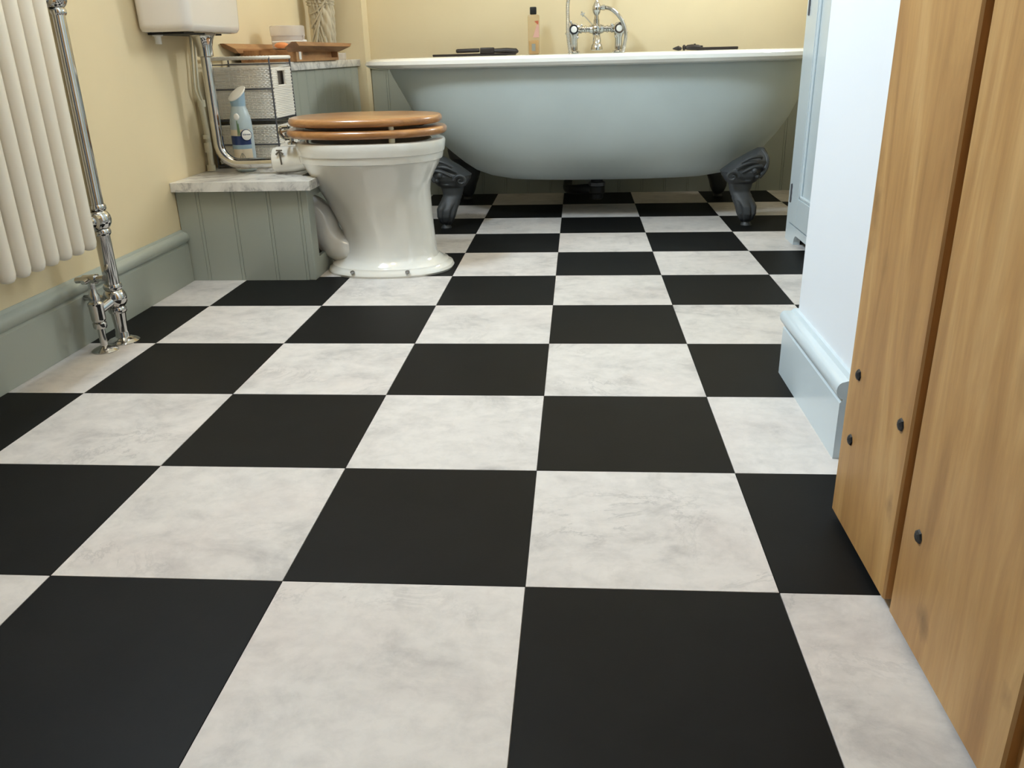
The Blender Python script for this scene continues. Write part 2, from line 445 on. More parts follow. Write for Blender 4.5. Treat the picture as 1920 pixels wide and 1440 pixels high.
# ------------------------------------------------------------------ warm ceiling lamps, unseen, added for their light
def added_ceiling_lamp(loc, label, power):
    r = root('added_ceiling_lamp', loc, label, 'lamp', 'added ceiling lamps')
    x, y, z = loc
    part('base_ring', lathe([(0.135, 0), (0.14, -0.01), (0.14, -0.03), (0.12, -0.035), (0.12, 0)], loc), 'chrome', r)
    part('diffuser', lathe([(0.119, -0.034), (0.11, -0.06), (0.08, -0.08), (0.04, -0.09), (0.001, -0.092)], loc), 'added_lamp_glass', r)
    d = bpy.data.lights.new('added_lamp_bulb', 'POINT'); d.energy = power; d.color = (1.0, 0.80, 0.52); d.shadow_soft_size = 0.12
    o = bpy.data.objects.new('added_lamp_bulb', d); col.objects.link(o); o.parent = r; o.location = (0, 0, -0.24)
added_ceiling_lamp((-0.55, 0.45, ZC), 'added round ceiling lamp over the open floor, out of view', 9)
added_ceiling_lamp((0.05, 2.35, ZC), 'added round ceiling lamp over the bath, out of view', 1.2)

# ------------------------------------------------------------------ wooden door
XD = 0.415
dr = struct('door_1', join(box((XD+0.022, -0.556, 0.013), (XD+0.040, 0.183, 1.97)),), 'oak')
def door_board(y0, y1):
    b = part('door_board', box((XD, y0, 0.010), (XD+0.022, y1, 1.972), 0.0025), 'oak', dr, smooth=False)
    return b
db = [door_board(-0.024, 0.185), door_board(-0.302, -0.044), door_board(-0.560, -0.320)]
part('groove_strip', box((XD+0.010, -0.044, 0.012), (XD+0.0225, -0.024, 1.971)), 'oak', dr, smooth=False)
part('groove_strip', box((XD+0.010, -0.320, 0.012), (XD+0.0225, -0.302, 1.971)), 'oak', dr, smooth=False)
def nail(y, z, par):
    g = lathe([(0.0001, -0.0045), (0.0035, -0.0038), (0.0070, -0.0020), (0.0078, 0.0), (0.003, 0.001)], (XD, y, z), (1, 0, 0), 7)
    part('nail', g, 'nail', par, 'black iron rose-head nail', smooth=False)
for y, z, k in ((0.150, 0.222, 0), (0.148, 0.133, 0), (0.002, 0.221, 0), (-0.085, 0.134, 1),
                (0.150, 1.05, 0), (0.002, 1.05, 0), (-0.085, 1.05, 1)):
    nail(y, z, db[k])

# ------------------------------------------------------------------ pipe boxing low and high, marble shelves
bx = root('low_boxing', (-0.9, 1.74, 0), 'low sage tongue-and-groove boxing in the corner beside the toilet', 'boxing')
boards(bx, 'x', -1.0885+0.0, -0.722, 0.1036, 1.499, 0.0, 0.262, 0.011, 'sage', -1.1236)
part('corner_post', box((-0.722, 1.487, 0), (-0.703, 1.512, 0.262), 0.0015), 'sage', bx)
part('backing', box((-1.0885, 1.4995, 0), (-0.7225, 1.512, 0.262)), 'sage', bx)
part('side_panel', join(box((-0.716, 1.512, 0.0), (-0.704, 2.02, 0.058)), box((-0.716, 1.512, 0.236), (-0.704, 2.02, 0.262)),
                        box((-0.716, 1.512, 0.058), (-0.704, 1.545, 0.236)), box((-0.716, 1.76, 0.058), (-0.704, 2.02, 0.236))), 'sage', bx)
solo('marble_shelf', prism([(XL+.001, 1.466), (-.687, 1.466), (-.6855, 1.468), (-.6855, 1.566), (-.745, 1.585), (-.745, 1.705), (-.6855, 1.724), (-.6855, 2.008), (XL+.001, 2.008)], 'z', 0.2625, 0.288), 'marble', (-0.89, 1.74, 0.2625),
     'low white marble slab with grey veins on top of the low boxing', 'shelf')
hb = root('high_boxing', (-0.99, 2.48, 0), 'tall sage tongue-and-groove boxing along the cream wall behind the toilet', 'boxing')
part('backing', join(box((-1.0885, 2.022, 0), (-0.905, 2.034, 0.568)), box((-0.915, 2.022, 0), (-0.905, 2.966, 0.568))), 'sage', hb)
boards(hb, 'y', 2.022, 2.968, 0.1036, -0.906, 0.0, 0.568, 0.010, 'sage')
boards(hb, 'x', -1.0885, -0.905, 0.1036, 2.022, 0.289, 0.568, 0.010, 'sage')
solo('marble_shelf', box((XL+0.001, 2.002, 0.569), (-0.882, 2.969, 0.597), 0.003, 2), 'marble', (-0.98, 2.48, 0.569),
     'high marble slab on the tall boxing, under the draped statue', 'shelf')

# ------------------------------------------------------------------ bath
BX, BY = 0.12, 2.58
def ell(aL, aR, b, z, n=2.8, seg=96, cx=BX, cy=BY):
    R = []
    for k in range(seg):
        t = 2*PI*k/seg; c, s = math.cos(t), math.sin(t)
        a = aR if c > 0 else aL
        R.append((cx+a*math.copysign(abs(c)**(2/n), c), cy+b*math.copysign(abs(s)**(2/n), s), z))
    return R
bath = root('bathtub', (BX, BY, 0), 'sage painted roll-top bath with white enamel rim and claw feet', 'bathtub')
shell = [(.572, .785, .795, .350), (.53, .768, .79, .345), (.48, .74, .782, .338), (.42, .708, .765, .328), (.36, .668, .738, .314), (.30, .610, .698, .293),
         (.25, .556, .655, .268), (.21, .508, .615, .238), (.18, .465, .575, .205), (.158, .41, .525, .165), (.143, .34, .45, .12), (.135, .24, .34, .07), (.133, .1, .15, .03)]
part('shell', loft([ell(a, b, c, z) for z, a, b, c in shell]), 'sage_bath_lit', bath, 'sage grey painted outside of the tub')
rim = [(.560, .787, .797, .352), (.561, .83, .825, .378), (.566, .858, .843, .392), (.576, .870, .850, .398), (.588, .866, .848, .396), (.595, .850, .84, .388), (.5985, .82, .825, .372),
       (.596, .79, .805, .352), (.588, .772, .79, .339), (.56, .760, .775, .331), (.50, .735, .765, .322), (.42, .69, .745, .310), (.34, .635, .705, .29), (.27, .56, .645, .258),
       (.21, .48, .57, .21), (.175, .40, .49, .16), (.16, .3, .38, .1), (.157, .1, .15, .03)]
part('rim', loft([ell(a, b, c, z) for z, a, b, c in rim], caps=False), 'enamel', bath, 'white enamel rolled rim and inside')
def claw_foot(sx, sy):
    """sx=+1: right end; sy=-1: front"""
    px = BX+(0.549 if sx > 0 else -0.541); py = BY+sy*0.315
    S = [(.266, .040, .066, .022, .075), (.25, .006, .076, .005, .085), (.22, -.048, .081, -.028, .10), (.19, -.088, .074, -.040, .115), (.175, -.084, .062, -.036, .10), (.160, -.074, .044, -.026, .07),
         (.145, -.062, .026, -.018, .045), (.12, -.056, .019, -.018, .035), (.095, -.047, .03, -.032, .032), (.07, -.036, .042, -.046, .028), (.045, -.029, .041, -.050, .022),
         (.025, -.020, .033, -.042, .014), (.013, -.010, .02, -.028, .004)]
    seg = 40; rings = []
    # resample the slices smoothly
    fine = []
    for i in range(len(S)-1):
        for k in range(4):
            t = k/4; fine.append(tuple(a*(1-t)+b*t for a, b in zip(S[i], S[i+1])))
    fine.append(S[-1])
    for z, xa, xb, ya, yb in fine:
        cx, hx, cy, hy = (xa+xb)/2, (xb-xa)/2, (ya+yb)/2, (yb-ya)/2
        R = []
        for k in range(seg):
            t = 2*PI*k/seg; c, s = math.cos(t), math.sin(t)
            n = 2.4
            ux, uy = math.copysign(abs(c)**(2/n), c), math.copysign(abs(s)**(2/n), s)
            q = 1.0
            if z < 0.10:                                        # toes
                q -= 0.26*max(0, -s)*(0.5+0.5*math.cos(t*6+0.6))**3*min(1, (0.10-z)/0.03)
            if 0.10 < z < 0.15: q -= 0.07*(0.5+0.5*math.sin(z*520))   # rings of the ankle
            if z > 0.16:                                        # acanthus ridges
                q -= 0.09*(0.5+0.5*math.sin(t*7+z*70))*max(0, -s+0.2)
            R.append((px+sx*(cx+hx*ux*q), py-sy*(cy+hy*uy*q), z))
        rings.append(R)
    g = [loft(rings)]
    F = lambda x, z, y: (px+sx*x, py-sy*y, z)
    sp = [F(-0.058+(0.026-0.0016*k)*math.cos(k*0.55), 0.178+(0.022-0.0014*k)*math.sin(k*0.55), -0.040-0.0005*k) for k in range(15)]
    g.append(tube(sp, [0.0065-0.0002*k for k in range(15)], 8))                    # scroll
    for dz, dx in ((0.0, 0.0), (0.020, 0.016), (-0.014, 0.022)):
        pth = bez([F(-0.045+dx, 0.205+dz, -0.034), F(-0.01+dx, 0.222+dz, -0.032), F(0.022+dx, 0.225+dz, -0.026), F(0.036+dx*0.6, 0.215+dz, -0.022)], 5)
        g.append(tube(pth, [0.003+0.004*math.sin(PI*i/(len(pth)-1)) for i in range(len(pth))], 8))
    g.append(tube(bez([F(0.05, 0.262, 0.03), F(0.068, 0.235, 0.005), F(0.062, 0.20, -0.012), F(0.04, 0.172, -0.02)], 6), 0.008, 8))
    g.append(sphere(F(0.02, 0.196, -0.034), 0.011, 12)); g.append(sphere(F(0.032, 0.176, -0.030), 0.008, 12))
    f = part('claw_foot', join(*g), 'iron', bath, 'dark grey cast claw foot')
    part('foot_disc', lathe([(0.019, 0.0), (0.02, 0.003), (0.018, 0.008), (0.012, 0.018)], (px+sx*0.008, py-sy*(-0.016), 0), seg=20), 'iron', f)
for sx in (-1, 1):
    for sy in (-1, 1): claw_foot(sx, sy)
wt = part('waste_trap', join(lathe([(0.035, 0.148), (0.036, 0.128), (0.024, 0.122), (0.024, 0.10), (0.032, 0.097), (0.032, 0.072), (0.026, 0.066), (0.026, 0.05), (0.018, 0.044)], (0.14, 2.60, 0), seg=24),
                        tube(bez([(0.14, 2.60, 0.085), (0.10, 2.61, 0.085), (0.05, 2.66, 0.075), (0.02, 2.80, 0.06), (0.02, 3.03, 0.06)], 6), 0.019, 12)), 'black', bath, 'black waste trap under the tub')
part('trap_nut', lathe([(0.034, 0), (0.034, 0.014)], (0.14, 2.60, 0.099), seg=8), 'wire', wt)

# ------------------------------------------------------------------ mixer tap on the far rim
MX, MY, MZ = 0.137, 2.925, 0.69
mx_ = root('bath_mixer_tap', (MX, MY, 0.597), 'chrome bath mixer tap with cross handles on the far bath rim', 'tap')
for s in (-1, 1):
    x = MX+s*0.093
    part('pillar', lathe([(0.024, 0.0), (0.026, 0.004), (0.023, 0.010), (0.0165, 0.014), (0.0152, 0.06), (0.0165, 0.064), (0.0205, 0.075), (0.023, 0.093), (0.0205, 0.108), (0.012, 0.117), (0.001, 0.119)], (x, MY, 0.5965)), 'chrome', mx_)
    g = [lathe([(0.016, 0.0), (0.016, -0.012), (0.023, -0.014), (0.0235, -0.022), (0.019, -0.026), (0.016, -0.026)], (x, MY-0.014, MZ), (0, 1, 0), 24)]
    for k in range(4):
        a = PI/4+k*PI/2+s*0.35
        d = Vector((math.cos(a), 0, math.sin(a))); c = Vector((x, MY-0.033, MZ))
        g.append(tube([c+d*0.012, c+d*0.026, c+d*0.032], [0.005, 0.004, 0.0036], 10)); g.append(sphere(c+d*0.034, 0.0056, 10))
    h = part('cross_handle', join(*g), 'chrome', mx_)
    part('ceramic_disc', lathe([(0.0125, 0.0), (0.0125, -0.002), (0.010, -0.004), (0.0001, -0.0045)], (x, MY-0.0395, MZ), (0, 1, 0), 20), 'plastic_white', h, 'white ceramic disc')
body = [(0.013, -0.075), (0.0155, -0.066), (0.0155, -0.062), (0.012, -0.058), (0.012, -0.050), (0.0145, -0.047), (0.0145, -0.043), (0.012, -0.040), (0.012, -0.032), (0.0155, -0.029), (0.0155, -0.025)]
prof = body+[(0.018, -0.02), (0.018, 0.02)]+[(r, -h) for r, h in reversed(body)]
part('mixer_body', join(lathe(prof, (MX, MY, MZ), (1, 0, 0), 20), sphere((MX, MY, MZ), 0.0245, 20),
                        lathe([(0.018, 0), (0.018, -0.008), (0.014, -0.012), (0.012, -0.018), (0.004, -0.021)], (MX, MY-0.018, MZ), (0, 1, 0), 20)), 'chrome', mx_)
part('spout', join(tube(bez([(MX, MY, MZ-0.012), (MX, MY-0.02, MZ-0.03), (MX, MY-0.07, MZ-0.035), (MX, MY-0.105, MZ-0.045), (MX, MY-0.115, MZ-0.062)], 6), [0.0165]*25, 16),
                   lathe([(0.016, 0.024), (0.020, 0.019), (0.023, 0.009), (0.0245, 0.0), (0.018, -0.002)], (MX, MY-0.115, 0.610), seg=20)), 'chrome', mx_)
part('shower_column', lathe([(0.014, 0.015), (0.0125, 0.026), (0.0125, 0.036), (0.010, 0.038), (0.0085, 0.052), (0.0150, 0.062), (0.0185, 0.074), (0.0170, 0.086), (0.010, 0.100), (0.0045, 0.110), (0.004, 0.130), (0.006, 0.15), (0.006, 0.21), (0.002, 0.22)], (MX, MY, MZ)), 'chrome', mx_)
part('elbow', join(tube([(MX+0.006, MY, MZ+0.081), (MX+0.022, MY, MZ+0.081)], 0.009, 14), tube([(MX+0.022, MY, MZ+0.081), (MX+0.034, MY, MZ+0.081)], 0.0105, 8)), 'chrome', mx_)
part('diverter_lever', join(tube([(MX-0.016, MY-0.012, MZ+0.016), (MX-0.056, MY-0.018, MZ+0.057)], 0.0022, 8), tube([(MX-0.049, MY-0.018, MZ+0.061), (MX-0.066, MY-0.018, MZ+0.056)], 0.0032, 8),
                            tube([(MX-0.062, MY-0.018, MZ+0.068), (MX-0.056, MY-0.018, MZ+0.048)], 0.0032, 8)), 'chrome', mx_)
def hose(pts):
    p = bez(pts, 26); return tube(p, [0.0082 if i % 2 else 0.0068 for i in range(len(p))], 10)
part('shower_hose', hose([(MX+0.034, MY, MZ+0.081), (MX+0.062, MY-0.008, MZ+0.073), (MX+0.092, MY-0.035, MZ+0.045), (MX+0.111, MY-0.05, MZ+0.010), (MX+0.119, MY-0.052, MZ-0.03), (MX+0.110, MY-0.056, MZ-0.085), (MX+0.085, MY-0.075, MZ-0.17), (MX+0.02, MY-0.09, MZ-0.26),
                          (MX-0.05, MY-0.09, MZ-0.25), (MX-0.09, MY-0.07, MZ-0.17), (MX-0.108, MY-0.052, MZ-0.085), (MX-0.117, MY-0.05, MZ-0.02), (MX-0.118, MY-0.048, MZ+0.04), (MX-0.116, MY-0.04, MZ+0.11), (MX-0.09, MY-0.01, MZ+0.19), (MX-0.02, MY, MZ+0.235)]), 'chrome', mx_, 'ribbed chrome shower hose')
part('hand_shower', join(tube([(MX-0.035, MY, MZ+0.235), (MX+0.09, MY-0.01, MZ+0.245)], [0.009, 0.011], 12), lathe([(0.03, 0), (0.034, -0.01), (0.012, 0.02)], (MX+0.105, MY-0.012, MZ+0.24), (0, 0, 1), 20)), 'chrome', mx_)

# ------------------------------------------------------------------ things on the bath rim
bo = root('shower_gel_bottle', (-0.126, 2.945, 0.5972), 'slim clear bottle of amber gel with black cap beside the tap', 'bottle')
part('gel_fill', box((-0.1455, 2.9335, 0.6), (-0.1045, 2.9565, 0.654), 0.004, 2), 'gel', bo)
part('bottle_body', box((-0.149, 2.930, 0.598), (-0.101, 2.960, 0.752), 0.006, 2), 'clear_plastic', bo)
part('cap', box((-0.1395, 2.9345, 0.753), (-0.1125, 2.9555, 0.782), 0.003, 2), 'black', bo, 'black cap')
part('front_label', prism([(-0.128, 0.664), (-0.102, 0.664), (-0.102, 0.722), (-0.112, 0.712)], 'y', 2.9288, 2.9297), 'label_pink', bo)
part('red_mark', prism([(-0.121, 0.727), (-0.104, 0.729), (-0.104, 0.714), (-0.110, 0.716)], 'y', 2.9287, 2.9297), 'label_red', bo)
part('small_print', box((-0.133, 2.9287, 0.612), (-0.118, 2.9297, 0.640)), 'label_grey', bo, smooth=False)
d1 = root('carved_bar', (-0.36, 2.93, 0.5975), 'long dark carved bar with a second rod on it, lying on the bath rim', 'ornament')
part('flat_bar', box((-0.556, 2.922, 0.5985), (-0.20, 2.940, 0.6075), 0.002), 'dark_bar', d1)
part('carved_rod', join(tube([(-0.455, 2.930, 0.619), (-0.449, 2.930, 0.619), (-0.36, 2.930, 0.620), (-0.355, 2.93, 0.620)], [0.006, 0.0085, 0.0085, 0.0075], 10),
                        box((-0.352, 2.918, 0.607), (-0.292, 2.942, 0.630), 0.004, 2),
                        tube([(-0.292, 2.93, 0.617), (-0.24, 2.93, 0.617), (-0.20, 2.93, 0.613), (-0.19, 2.93, 0.611)], [0.009, 0.0105, 0.0115, 0.004], 10)), 'dark_bar', d1)
part('binding', join(*[lathe([(0.0125, 0), (0.0125, 0.004)], (-0.352+0.008*k, 2.93, 0.6165), (1, 0, 0), 12) for k in range(4)]), 'dark_bar', d1)
d2 = root('carved_bar', (0.59, 2.93, 0.5975), 'short dark carved bar with a pointed finial lying on the bath rim near the cupboard', 'ornament')
part('flat_bar', box((0.555, 2.921, 0.5985), (0.722, 2.939, 0.6095), 0.002), 'dark_bar', d2)
part('finial', join(tube([(0.455, 2.93, 0.606), (0.466, 2.93, 0.607), (0.478, 2.93, 0.608), (0.487, 2.93, 0.606), (0.492, 2.93, 0.606)], [0.002, 0.006, 0.0095, 0.007, 0.004], 12),
                    lathe([(0.006, 0), (0.011, 0.003), (0.011, 0.010), (0.006, 0.013)], (0.495, 2.93, 0.6095), (1, 0, 0), 12)), 'dark_bar', d2)
part('carved_grip', join(tube([(0.506, 2.93, 0.607), (0.515, 2.93, 0.610), (0.535, 2.93, 0.6105), (0.56, 2.93, 0.609), (0.57, 2.93, 0.607)], [0.005, 0.010, 0.0115, 0.0105, 0.007], 12),
                         lathe([(0.004, 0), (0.004, 0.009)], (0.545, 2.93, 0.615), (0, 0, 1), 10), box((0.548, 2.924, 0.607), (0.578, 2.936, 0.6165), 0.002)), 'dark_bar', d2)

# ------------------------------------------------------------------ toilet
TY = 1.645
to = root('toilet', (-0.54, TY, 0), 'white Victorian style toilet pan with closed wooden seat', 'toilet')
def ov(x0, x1, hy, z, n=2.3, seg=64, nb=None):
    """oval ring between x0 (wall side) and x1 (front); widest a little behind the middle"""
    cx = x0+(x1-x0)*0.48; R = []
    for k in range(seg):
        t = 2*PI*k/seg; c, s = math.cos(t), math.sin(t)
        a = (x1-cx) if c > 0 else (cx-x0)
        e = n if c > 0 or nb is None else nb
        R.append((cx+a*math.copysign(abs(c)**(2/e), c), TY+hy*math.copysign(abs(s)**(2/e), s), z))
    return R
pan_s = [(0.000, -.700, -.320, .148), (.006, -.702, -.317, .150), (.014, -.698, -.321, .147), (.018, -.690, -.330, .142), (.024, -.687, -.334, .140), (.028, -.676, -.347, .132), (.033, -.672, -.352, .129),
         (.040, -.662, -.363, .120), (.055, -.655, -.368, .114), (.085, -.648, -.371, .110), (.12, -.656, -.373, .110), (.16, -.674, -.3755, .113), (.20, -.693, -.377, .120), (.235, -.709, -.378, .130), (.262, -.722, -.374, .140),
         (.290, -.735, -.360, .154), (.312, -.744, -.347, .164), (.326, -.750, -.341, .169), (.3275, -.754, -.336, .174), (.337, -.755, -.334, .1755), (.346, -.7555, -.3335, .176), (.3478, -.758, -.330, .179),
         (.360, -.760, -.328, .1805), (.376, -.761, -.326, .182), (.382, -.758, -.329, .180), (.384, -.752, -.335, .175), (.382, -.72, -.365, .145), (.372, -.715, -.37, .14), (.30, -.68, -.40, .11), (.22, -.62, -.45, .06), (.20, -.58, -.50, .03)]
part('pan', loft([ov(a, b, h, z, nb=2.3 if z < .030 else (1.45 if z < .20 else min(2.2, 1.45+(z-.20)*6))) for z, a, b, h in pan_s]), 'porcelain', to, ang=38)
part('trap_pipe', tube(bez([(-.57, TY, .050), (-.62, TY, .052), (-.668, TY, .064), (-.703, TY, .100), (-.718, TY, .148), (-.742, TY, .178), (-.79, TY, .186), (-.86, TY, .186)], 8), 0.0455, 28), 'porcelain', to)
part('inlet_horn', join(loft([[(x, TY+ry*math.cos(2*PI*k/28), z+rz*math.sin(2*PI*k/28)) for k in range(28)] for x, ry, rz, z in
     ((-.842, .016, .016, .322), (-.842, .028, .030, .324), (-.838, .035, .036, .327), (-.826, .040, .0385, .3275), (-.80, .042, .0385, .328), (-.775, .048, .038, .329), (-.745, .07, .036, .332), (-.70, .09, .03, .338))])), 'porcelain', to)
part('inlet_screw', join(tube([(-.818, TY-.041, .3585), (-.800, TY-.041, .3585)], .0022, 8), tube([(-.809, TY-.0425, .359), (-.806, TY-.0425, .318)], .0024, 8),
                         tube([(-.819, TY-.043, .347), (-.809, TY-.043, .356), (-.797, TY-.043, .348)], .0028, 8)), 'brass_dark', to, 'tarnished wing screw')
def seat_ring(x0, x1, hy, z0, z1, rr=0.010):
    rs = []
    for k in range(9):
        a = -PI/2+PI*k/8
        rs.append((rr*(1-math.cos(a)), (z0+z1)/2+(z1-z0)/2*math.sin(a)))
    return [ov(x0+d, x1-d, hy-d, z, 2.25) for d, z in rs]
sr = seat_ring(-.782, -.319, .186, .3965, .4185)
inner = [ov(-.73, -.385, .125, .4185, 2.25), ov(-.73, -.385, .125, .3965, 2.25)]
V, F = loft(sr+inner+[sr[0]], caps=False)
seat = part('toilet_seat', (V, F), 'seat_wood', to, 'varnished wooden seat')
lidr = seat_ring(-.774, -.332, .182, .4275, .4495)
lid = part('toilet_lid', loft(lidr), 'seat_wood', to, 'varnished wooden lid, closed')
for x, y in ((-.450, TY-.145), (-.450, TY+.145)):
    part('buffer', lathe([(.008, 0), (.009, .002), (.009, .0125)], (x, y, .384), seg=14), 'plastic_cream', seat)
    part('buffer', lathe([(.007, 0), (.008, .002), (.007, .0095)], (x, y, .4183), seg=14), 'plastic_cream', lid)
for s in (-1, 1):
    h = part('hinge', join(lathe([(.012, 0), (.012, .006), (.006, .008), (.006, .02)], (-.758, TY+s*.070, .378), seg=16),
                       tube(bez([(-.758, TY+s*.070, .394), (-.778, TY+s*.070, .396), (-.790, TY+s*.070, .410), (-.786, TY+s*.070, .424), (-.765, TY+s*.070, .4265)], 5), .005, 10)), 'chrome', to)
part('hinge_rod', tube([(-.790, TY-.075, .411), (-.790, TY+.075, .411)], .0042, 12), 'chrome', to)
for x in (-.598, -.434):
    part('floor_screw', lathe([(.0065, 0), (.0065, .002), (.003, .0028)], (x, TY-.1395 if x > -.5 else TY-.1395, .0175), (0, -0.55, 0.83), 14), 'brass_dark', to)

# ------------------------------------------------------------------ cistern, flush pipe, service pipe
ci = root('cistern', (-1.015, 1.60, 0.68), 'white ceramic toilet cistern fixed to the cream wall', 'cistern')
def rrect(x0, x1, y0, y1, z, r, seg=6):
    R = []
    for cx, cy, a0 in ((x1-r, y1-r, 0), (x0+r, y1-r, PI/2), (x0+r, y0+r, PI), (x1-r, y0+r, 1.5*PI)):
        for k in range(seg+1):
            a = a0+PI/2*k/seg; R.append((cx+r*math.cos(a), cy+r*math.sin(a), z))
    return R
cz = [(.682, .018), (.680, .012), (.682, .006), (.690, .001), (.70, 0.0), (.80, -.003), (.98, -.006), (1.0, -.006)]
rings = [rrect(XL+0.002+max(d, 0)*0.3, -.940-d, 1.424+d, 1.788-d, z, .03 if d < .01 else .03) for z, d in cz]
part('tank', loft(rings), 'cistern', ci, ang=50)
part('tank_lid', loft([rrect(XL+.002, -.93, 1.412, 1.80, z, .03) for z in (1.001, 1.03)]+[rrect(XL+.002, -.945, 1.425, 1.785, 1.04, .03)]), 'cistern', ci)
part('overflow_nozzle', lathe([(.014, 0), (.014, -.010), (.0085, -.011), (.0085, -.030)], (-1.068, 1.50, .682), seg=16), 'plastic_white', ci, 'white plastic nozzle')
part('bracket', box((-1.085, 1.48, .675), (-.985, 1.735, .680), .001), 'black', ci, smooth=False)
fp = root('flush_pipe', (-1.005, TY, 0.32), 'bent chrome flush pipe between cistern and toilet', 'pipe')
path = [(-1.005, TY, .64), (-1.005, TY, .5), (-1.005, TY, .385)]+[(-.947-.058*math.cos(a), TY, .377-.058*math.sin(a)) for a in [PI/2*k/10 for k in range(0, 11)]]+[(-.90, TY, .319), (-.841, TY, .320)]
part('pipe', tube(path, .0155, 24), 'chrome', fp)
part('collar', lathe([(.036, .0), (.037, -.004), (.031, -.008), (.027, -.018), (.0225, -.036), (.0225, -.060), (.0165, -.063)], (-1.005, TY, .6795), seg=24), 'chrome', fp)
sp_ = root('service_pipe', (-1.07, 1.725, 0.288), 'cream plastic pipe with clips running down the wall behind the flush pipe', 'pipe')
part('pipe', tube([(-1.072, 1.722, .288), (-1.072, 1.728, .40), (-1.072, 1.716, .495)], .0085, 14), 'plastic_cream', sp_)
for z, r, h in ((.289, .013, .018), (.345, .0115, .028), (.385, .0105, .012), (.478, .012, .020)):
    part('pipe_collar', lathe([(r, 0), (r, h)], (-1.072, 1.721, z), seg=14), 'plastic_cream', sp_)
for dx, dy in ((0, -.012), (0.004, .012)):
    part('cable', tube(bez([(-1.072+dx, 1.716+dy*.4, .495), (-1.073, 1.705+dy, .53), (-1.074, 1.715+dy, .58), (-1.074, 1.728+dy, .66), (-1.074, 1.73+dy, .69)], 6), .0038, 8), 'plastic_cream', sp_)

# ------------------------------------------------------------------ wire stand with two baskets
BX0, BX1, BY0, BY1 = -1.072, -.868, 1.778, 1.972
ws = root('basket_stand', ((BX0+BX1)/2, (BY0+BY1)/2, 0.288), 'dark wire two-tier stand with cord-wrapped top rail on the low marble', 'stand')
part('wire_frame', join(*[tube([(x, y, .288), (x, y, .612)], .0026, 8) for x in (BX0, BX1) for y in (BY0, BY1)],
     *[tube([(BX0, BY0, z), (BX1, BY0, z), (BX1, BY1, z), (BX0, BY1, z)], .0022, 8, closed=True) for z in (.296, .360, .432, .545-.022)],
     *[tube([(BX0+.01, BY0+(BY1-BY0)*k/5, z), (BX1-.002, BY0+(BY1-BY0)*k/5, z)], .0015, 6) for z in (.297, .4325) for k in range(1, 5)]), 'wire', ws)
tp = []
for a, b in (((BX0, BY0), (BX1, BY0)), ((BX1, BY0), (BX1, BY1)), ((BX1, BY1), (BX0, BY1)), ((BX0, BY1), (BX0, BY0))):
    n = 40
    tp.append(tube([(a[0]+(b[0]-a[0])*k/n, a[1]+(b[1]-a[1])*k/n, .612) for k in range(n+1)], [.0058 if k % 2 else .0048 for k in range(n+1)], 8))
part('wrapped_rail', join(*tp), 'wicker', ws, 'white cord-wrapped top rail')
part('hanger_rail', tube([(BX0, BY0, .594), (BX1, BY0, .594), (BX1, BY1, .594), (BX0, BY1, .594)], .0018, 8, closed=True), 'wire', ws)
def basket(z0, h, label):
    x0, x1, y0, y1 = BX0+.008, BX1-.001, BY0+.007, BY1-.008
    r = root('wicker_basket', ((x0+x1)/2, (y0+y1)/2, z0), label, 'basket', 'wicker baskets in the wire stand')
    st = .0062
    def side(a, b):
        n = max(2, round((Vector(b)-Vector(a)).length/st)); return [Vector(a)+(Vector(b)-Vector(a))*k/n for k in range(n)]
    per = side((x0, y0), (x1, y0))+side((x1, y0), (x1, y1))+side((x1, y1), (x0, y1))+side((x0, y1), (x0, y0))
    c = Vector(((x0+x1)/2, (y0+y1)/2)); hy0, hy1, hz0, hz1 = c.y-.042, c.y+.030, z0+h-.054, z0+h-.008
    g = []; rows = int(h/.0052)
    def inhole(p, z): return abs(p.x-x1) < 1e-4 and hy0 < p.y < hy1 and hz0 < z < hz1
    for j in range(rows):
        z = z0+.004+j*(h-.008)/(rows-1); run = []
        seq = list(range(len(per)))+[0]
        for q in seq:
            p = per[q]
            if inhole(p, z):
                if len(run) > 1: g.append(tube(run, .0027, 5))
                run = []; continue
            if abs(p.x-x0) < 1e-4 or abs(p.x-x1) < 1e-4: n = Vector((math.copysign(1, p.x-c.x), 0))
            else: n = Vector((0, math.copysign(1, p.y-c.y)))
            o = .0024 if (q+j) % 2 else -.0024
            run.append((p.x+n.x*o, p.y+n.y*o, z))
        if len(run) > 1: g.append(tube(run, .0027, 5))
    for q, p in enumerate(per):
        if q % 2 == 0:
            if inhole(p, z0+h-.03): g.append(tube([(p.x, p.y, z0), (p.x, p.y, hz0)], .0014, 5))
            else: g.append(tube([(p.x, p.y, z0), (p.x, p.y, z0+h)], .0014, 5))
    part('weave', join(*g), 'wicker', r, stuff=True, ang=80)
    part('basket_rim', tube([(x0, y0, z0+h), (x1, y0, z0+h), (x1, y1, z0+h), (x0, y1, z0+h)], .0042, 8, closed=True), 'wicker', r)
    part('handle_hole_edge', tube([(x1, hy0, hz0), (x1, hy1, hz0), (x1, hy1, hz1), (x1, hy0, hz1)], .0034, 8, closed=True), 'wicker', r)
    part('lining', join(box((x0+.009, y0+.009, z0+.005), (x1-.012, y1-.009, z0+h-.012))), 'lining', r, 'dark cloth inside', smooth=False)
    part('basket_base', box((x0+.003, y0+.003, z0), (x1-.003, y1-.003, z0+.004)), 'wicker', r)
    return r
basket(.4355, .148, 'white woven basket in the upper tier of the wire stand')
basket(.3005, .114, 'white woven basket in the lower tier of the wire stand')

